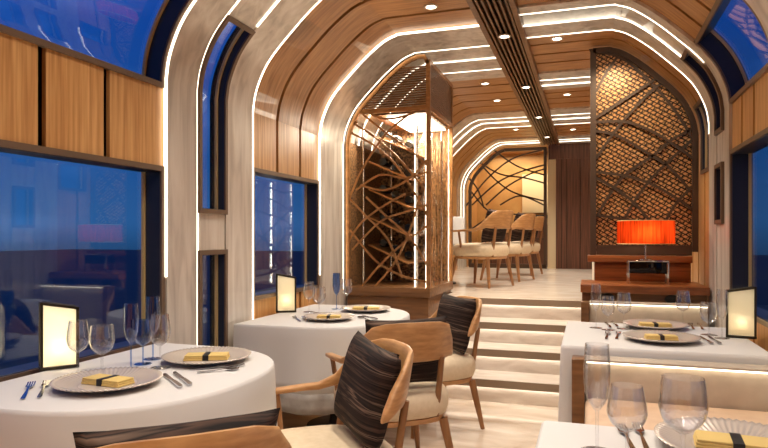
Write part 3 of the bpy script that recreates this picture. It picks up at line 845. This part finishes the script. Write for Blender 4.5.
chair('oak armchair seen from behind at the bottom left, backed to the camera', -.98, 1.29, 0, (-.68,.73), CG, cushion='dark striped cushion on the armchair at the bottom left corner', cz=.63)
chair('oak armchair with cream seat in front of the rounded front table, cushion upright', -.915, 2.04, 0, (-.76,-.65), CG, la=False, cushion='dark striped cushion leaning tilted on the nearest cream seat', roll=math.radians(-3))
chair('oak armchair with its curved back to the camera at the cabinet table', -.96, 3.02, 0, (-.62,.78), CG, cushion='dark striped cushion half hidden behind a curved wooden chair back')
chair('oak armchair nearest the marble steps', -.97, 3.87, 0, (-.76,-.65), CG, la=False, cushion='dark striped cushion on the armchair nearest the marble steps')
UG = 'oak dining armchairs on the upper level'
chair('nearest oak armchair on the upper level beyond the cabinet', -1.08, 6.55, .67, (-.93,.37), UG, cushion='dark striped cushion on the nearest upper level armchair')
chair('second oak armchair along the upper level row', -.93, 7.55, .67, (-.97,.25), UG, cushion='dark striped cushion on the second upper level armchair')
chair('farthest oak armchair along the upper level row', -.90, 8.65, .67, (-.98,.2), UG, cushion='dark striped cushion on the farthest upper level armchair')

# ------------------------------------------------------------------ table settings
TOP = TT+.0005
def lantern(label, u, v, rz):
    x, y = on_z(u, v, TOP)
    k_ = 1 if XL+.072 < x < XR-.088 else (XL+.072)/x if x < 0 else (XR-.088)/x
    x, y = x*k_, y*k_
    t = thing('table_lantern', label, 'lantern', (x, y, TOP), rz, 'table lanterns')
    w, dp, hl, hr = .060, .024, .25, .225      # top slopes down towards +x
    f = MB(); r = .005
    for sx_, hh in ((-1, hl), (1, hr)):
        for sy_ in (-1, 1): f.box(sx_*w-r, sx_*w+r, sy_*dp-r, sy_*dp+r, .012, hh)
    for sy_ in (-1, 1): f.ribbon([(-w-r, sy_*dp, hl), (w+r, sy_*dp, hr)], .01, .01, (0,1,0))
    f.ribbon([(-w,-dp,hl),(-w,dp,hl)], .01, .01, (1,0,0)); f.ribbon([(w,-dp,hr),(w,dp,hr)], .01, .01, (1,0,0))
    part('frame', f, M['lantern_frame'], t, 'dark metal frame')
    part('base', MB().box(-w-.006, w+.006, -dp-.006, dp+.006, 0, .012, .002), M['lantern_frame'], t)
    for sy_ in (-1, 1):
        p = MB(); p.prism([(-w+r,.013), (w-r,.013), (w-r,hr-r), (-w+r,hl-r)], lambda a, b, q: Vector((a, sy_*dp+(q-.5)*.002, b)))
        part('paper_panel', p, M['paper'], t, 'glowing cream panel')
    for sx_, hh in ((-1, hl), (1, hr)):
        part('paper_panel', MB().box(sx_*w-.001, sx_*w+.001, -dp+r, dp-r, .013, hh-r), M['paper'], t, 'glowing cream panel')
    cd = part('candle', MB().lathe([(.001,.0125),(.014,.0125),(.014,.045),(.001,.046)], 16), M['cream'], t)
    part('flame', MB().lathe([(.001,.047),(.005,.055),(.004,.066),(.001,.075)], 10), emit('flame_glow', (1,.7,.35,1), 30), cd)
    light('POINT', 'lantern_flame_glow', (0,0,.085), 11, (1,.91,.72), t, shadow_soft_size=.012)
    return t
lantern('glowing cream lantern on the rounded table by the large front window', 59, 364, math.radians(52))
lantern('glowing cream lantern on the rounded table near the wine cabinet', 286, 312, math.radians(30))
lantern('glowing cream lantern on the square table by the window', 741, 336, math.radians(170))

def plate_mesh():
    mb = MB(); n = 256; rings = []
    for r, z in [(.001,0),(.10,0),(.112,.004),(.150,.012),(.184,.021),(.1865,.0235),(.184,.026),(.167,.0215),(.150,.0165),(.132,.0125),(.114,.0085),(.10,.0055),(.001,.005)]:
        a = .0016 if r > .112 else 0
        rings.append([((r*(1+a*4*cos(64*2*PI*k/n)))*cos(2*PI*k/n), (r*(1+a*4*cos(64*2*PI*k/n)))*sin(2*PI*k/n), z+a*cos(64*2*PI*k/n)) for k in range(n)])
    return mb.loft(rings).mesh('rim', M['plate'], 60)
def plate(label, u, v, s=1.0, rz=0, nap=None, nrz=0, ns=1.0):
    x, y = on_z(u, v, TOP+.01)
    t = thing('charger_plate', label, 'plate', (x, y, TOP), rz, 'ribbed charger plates'); t.scale = (s, s, 1)
    part('rim', cached('plate', plate_mesh), None, t)
    part('well', cached('well', lambda: MB().lathe([(.001,.0052),(.098,.0052),(.098,.0062),(.001,.0064)], 40).mesh('well', M['plate_well'])), None, t, 'smooth pale centre')
    if nap:
        n = thing('folded_napkin', nap, 'napkin', (x, y, TOP+.0068), nrz, 'folded yellow napkins'); n.scale = (ns, ns, .78)
        part('cloth_fold', cached('nap', lambda: MB().box(-.09,.09,-.042,.042,0,.009,.003).box(-.088,.088,-.040,.041,.0092,.018,.003).box(-.086,.087,-.039,.040,.0182,.026,.003).mesh('cloth_fold', M['napkin'])), None, n)
        part('band', cached('napband', lambda: MB().box(-.012,.012,-.0435,.0435,-.0004,.0272,.001).mesh('band', M['black'])), None, n, 'black band')
    return x, y
A1 = math.radians(18)
P1 = plate('ribbed charger plate nearest the camera on the front rounded table', 108, 382.5, .92, 0, 'yellow napkin on the nearest plate of the front rounded table', math.radians(-4), .9)
P2 = plate('ribbed charger plate at the rounded end of the front table', 207, 358, .93, .3, 'yellow napkin on the plate at the rounded end of the front table', math.radians(25), .95)
P3 = plate('ribbed charger plate nearer the camera on the cabinet table', 329, 318, .8, .1, 'yellow napkin on the nearer plate of the cabinet table', math.radians(15), .8)
P4 = plate('ribbed charger plate at the cabinet side of the cabinet table', 366, 309.5, .88, .2, 'yellow napkin on the plate nearest the wine cabinet', math.radians(15), 1.0)
P5 = plate('ribbed charger plate nearer the camera on the square console table', 661, 338.5, .92, .1, 'yellow napkin on the nearer plate of the square console table', math.radians(5), .8)
P6 = plate('ribbed charger plate nearest the bench on the square console table', 655, 326, .88, .2, 'yellow napkin on the farther plate of the square console table', math.radians(5), .9)
x7, y7 = on_z(735, 449, TOP)
P7 = plate('ribbed charger plate in the bottom corner on the nearest square table', 737, 446, .95, .1, 'yellow napkin on the plate in the bottom corner', math.radians(-5), 1.0)

def gsm(p):
    q = smooth([Vector((a, b)) for a, b in p], 3)
    return [(max(v.x, .0008), max(v.y, 0)) for v in q]
GL = {
 'flute': [(.001,0),(.031,0),(.031,.002),(.005,.006),(.0035,.02),(.0035,.085),(.007,.095),(.020,.118),(.026,.15),(.0265,.19),(.024,.235),(.0228,.235),(.025,.19),(.0248,.15),(.019,.12),(.006,.1),(.001,.099)],
 'wine': [(.001,0),(.034,0),(.034,.002),(.006,.006),(.0038,.02),(.0038,.075),(.009,.082),(.028,.097),(.037,.12),(.0375,.14),(.031,.19),(.0298,.19),(.036,.14),(.0355,.12),(.027,.0985),(.008,.086),(.001,.085)],
 'goblet': [(.001,0),(.036,0),(.036,.002),(.007,.006),(.005,.018),(.005,.055),(.012,.062),(.034,.080),(.0435,.105),(.044,.125),(.0395,.165),(.0382,.165),(.0425,.125),(.042,.105),(.033,.0815),(.011,.066),(.001,.065)]}
def glass(kind, label, u, v, s=1.0, blue=False, sz=None):
    x, y = on_z(u, v, TOP)
    m = M['glass_painted_dusk'] if blue else M['glass']
    def mk():
        return MB().lathe(gsm(GL[kind]), 40).mesh(kind, m, 75)
    nm = {'flute':'champagne_flute','wine':'wine_glass','goblet':'water_goblet'}[kind]
    o = part(nm, cached((kind,blue), mk), None, loc=(min(max(x, XL+.11), XR-.11), y, TOP+.0005)); o.scale = (s, s, sz or s)
    tag(o, label, 'glass', 'drinking glasses'); return o
F = 'on the front rounded table'
glass('wine', 'clear wine glass in front of the glowing lantern '+F, 78, 375, 1.0)
glass('goblet', 'clear water goblet behind the nearest plate '+F, 102, 371, 1.0)
glass('flute', 'flute with painted window blue beside the goblet '+F, 131, 369, 1.02, True)
glass('wine', 'wine glass with painted window blue between the two flutes '+F, 143, 364, .88, True)
glass('flute', 'flute with painted window blue nearest the stone rib '+F, 153, 359, 1.06, True)
glass('wine', 'wine glass closest to the plate at the rounded end of the front table', 160, 368, 1.04)
F = 'on the cabinet table'
glass('wine', 'clear wine glass nearest the lantern '+F, 309, 312, 1.02)
glass('goblet', 'short clear goblet second from the lantern '+F, 319, 313, 1.0)
glass('flute', 'champagne flute with painted window blue '+F, 336.5, 309, 1.02, True)
glass('wine', 'clear wine glass nearest the wine cabinet '+F, 347, 306.5, 1.0)
F = 'on the square console table'
glass('flute', 'champagne flute at the aisle edge '+F, 596, 328, 1.0)
glass('wine', 'small wine glass beside the aisle flute '+F, 608, 330, .92)
glass('wine', 'wine glass by the farther plate, aisle side '+F, 624, 329, 1.0)
glass('wine', 'wine glass by the farther plate, window side '+F, 683, 326, 1.0)
glass('goblet', 'round goblet near the lantern '+F, 709, 335, .98)
glass('flute', 'champagne flute right beside the lantern '+F, 722, 338.5, 1.0)
F = 'on the nearest square table'
glass('flute', 'tall champagne flute '+F+' at the bottom edge', 597, 452, 1.12, False, 1.04)
glass('wine', 'wide wine glass beside the tall flute '+F, 627, 464, 1.1, False, .88)
glass('goblet', 'large goblet beside the bottom corner plate '+F, 683, 464, 1.12)

def fork_mesh():
    mb = MB()
    def rg(y, hw_, z, th=.0016): return [(-hw_,y,z),(hw_,y,z),(hw_,y,z+th),(-hw_,y,z+th)]
    mb.loft([rg(-.095,.004,.001), rg(-.085,.006,.001), rg(-.03,.0045,.002), rg(.0,.003,.004), rg(.025,.003,.006), rg(.038,.010,.005), rg(.052,.011,.003)])
    for k in range(4):
        x = -.0088+.0059*k
        mb.loft([[(x-.0017,y,z),(x+.0017,y,z),(x+.0017,y,z+.0015),(x-.0017,y,z+.0015)] for y, z in ((.051,.003),(.075,.003),(.095,.007))])
    return mb.mesh('fork', M['silver'])
def knife_mesh():
    mb = MB()
    def rg(y, a, b, z, th): return [(a,y,z),(b,y,z),(b,y,z+th),(a,y,z+th)]
    mb.loft([rg(-.105,-.004,.004,.0005,.006), rg(-.095,-.007,.007,.0,.008), rg(-.02,-.006,.006,.0005,.006), rg(-.005,-.004,.004,.001,.004), rg(.005,-.008,.006,.002,.002), rg(.08,-.009,.006,.002,.0015), rg(.105,-.002,.005,.002,.001)])
    return mb.mesh('knife', M['silver'])
def spoon_mesh():
    mb = MB()
    def rg(y, hw_, z, th=.0018): return [(-hw_,y,z),(hw_,y,z),(hw_,y,z+th),(-hw_,y,z+th)]
    mb.loft([rg(-.095,.004,.001), rg(-.085,.006,.001), rg(-.02,.004,.002), rg(.03,.003,.005), rg(.042,.010,.004), rg(.058,.018,.002), rg(.076,.018,.002), rg(.09,.010,.004), rg(.096,.003,.005)])
    return mb.mesh('spoon', M['silver'])
def cut(kind, label, u0, v0, u1, v1, z=TOP+.0005, s=None):
    a = Vector(on_z(u0, v0, z)); b = Vector(on_z(u1, v1, z)); c = (a+b)/2; d = b-a
    o = part(kind, cached(kind, {'fork':fork_mesh,'knife':knife_mesh,'spoon':spoon_mesh}[kind]), None, loc=(c.x, c.y, z), rot=(0,0,math.atan2(-d.x, d.y)))
    k = min(1.15, max(.75, d.length/.20)) if s is None else s
    o.scale = (1.15, k, 1)
    tag(o, label, kind, 'silver cutlery'); return o
cut('fork', 'silver fork farthest from the plate at the window edge of the front table', 21, 402, 33, 382)
cut('fork', 'silver fork next to the nearest plate on the front table', 38, 400, 48, 381)
cut('knife', 'silver knife beside the nearest plate on the front table', 181, 388, 164, 374)
cut('knife', 'outer silver knife between the two plates of the front table', 191, 386, 174, 372)
cut('fork', 'silver fork nearer the rounded end of the front table edge', 188, 370, 246, 366)
cut('spoon', 'silver spoon in front of the rounded end plate', 196, 373, 240, 369)
cut('fork', 'silver fork by the lantern side of the cabinet table', 301, 322, 293, 316.5)
cut('fork', 'silver fork next to the nearer plate on the cabinet table', 308, 322, 303, 317)
cut('knife', 'silver knife beside the nearer plate on the cabinet table', 377, 319.5, 362, 315.5)
cut('spoon', 'silver spoon beside the nearer plate on the cabinet table', 371, 321, 359, 317)
cut('fork', 'outer silver fork by the nearer plate of the square console table', 606, 340, 608, 332)
cut('fork', 'inner silver fork by the nearer plate of the square console table', 616, 340, 619, 332)
cut('knife', 'inner silver knife by the nearer plate of the square console table', 713, 345, 699, 336)
cut('knife', 'outer silver knife by the nearer plate of the square console table', 721, 345, 708, 336)
cut('knife', 'outer silver knife by the farther plate at the aisle', 611, 329, 605, 321.5)
cut('knife', 'inner silver knife by the farther plate at the aisle', 618, 328, 611, 320.5)
cut('fork', 'inner silver fork by the farther plate at the window side', 694, 330, 690, 324)
cut('fork', 'outer silver fork by the farther plate at the window side', 703, 330, 699, 324)
cut('fork', 'outer silver fork standing out behind the wide wine glass', 636, 455, 620, 426)
cut('fork', 'inner silver fork between wide wine glass and large goblet', 649, 455, 636, 424)

S.view_settings.view_transform = 'Standard'; S.view_settings.look = 'None'; S.view_settings.exposure = .18; S.view_settings.gamma = 1
S.cycles.max_bounces = 10; S.cycles.diffuse_bounces = 5; S.cycles.glossy_bounces = 5; S.cycles.transparent_max_bounces = 24
S.cycles.caustics_reflective = False; S.cycles.caustics_refractive = False; S.cycles.sample_clamp_indirect = 4
S.cycles.use_denoising = True
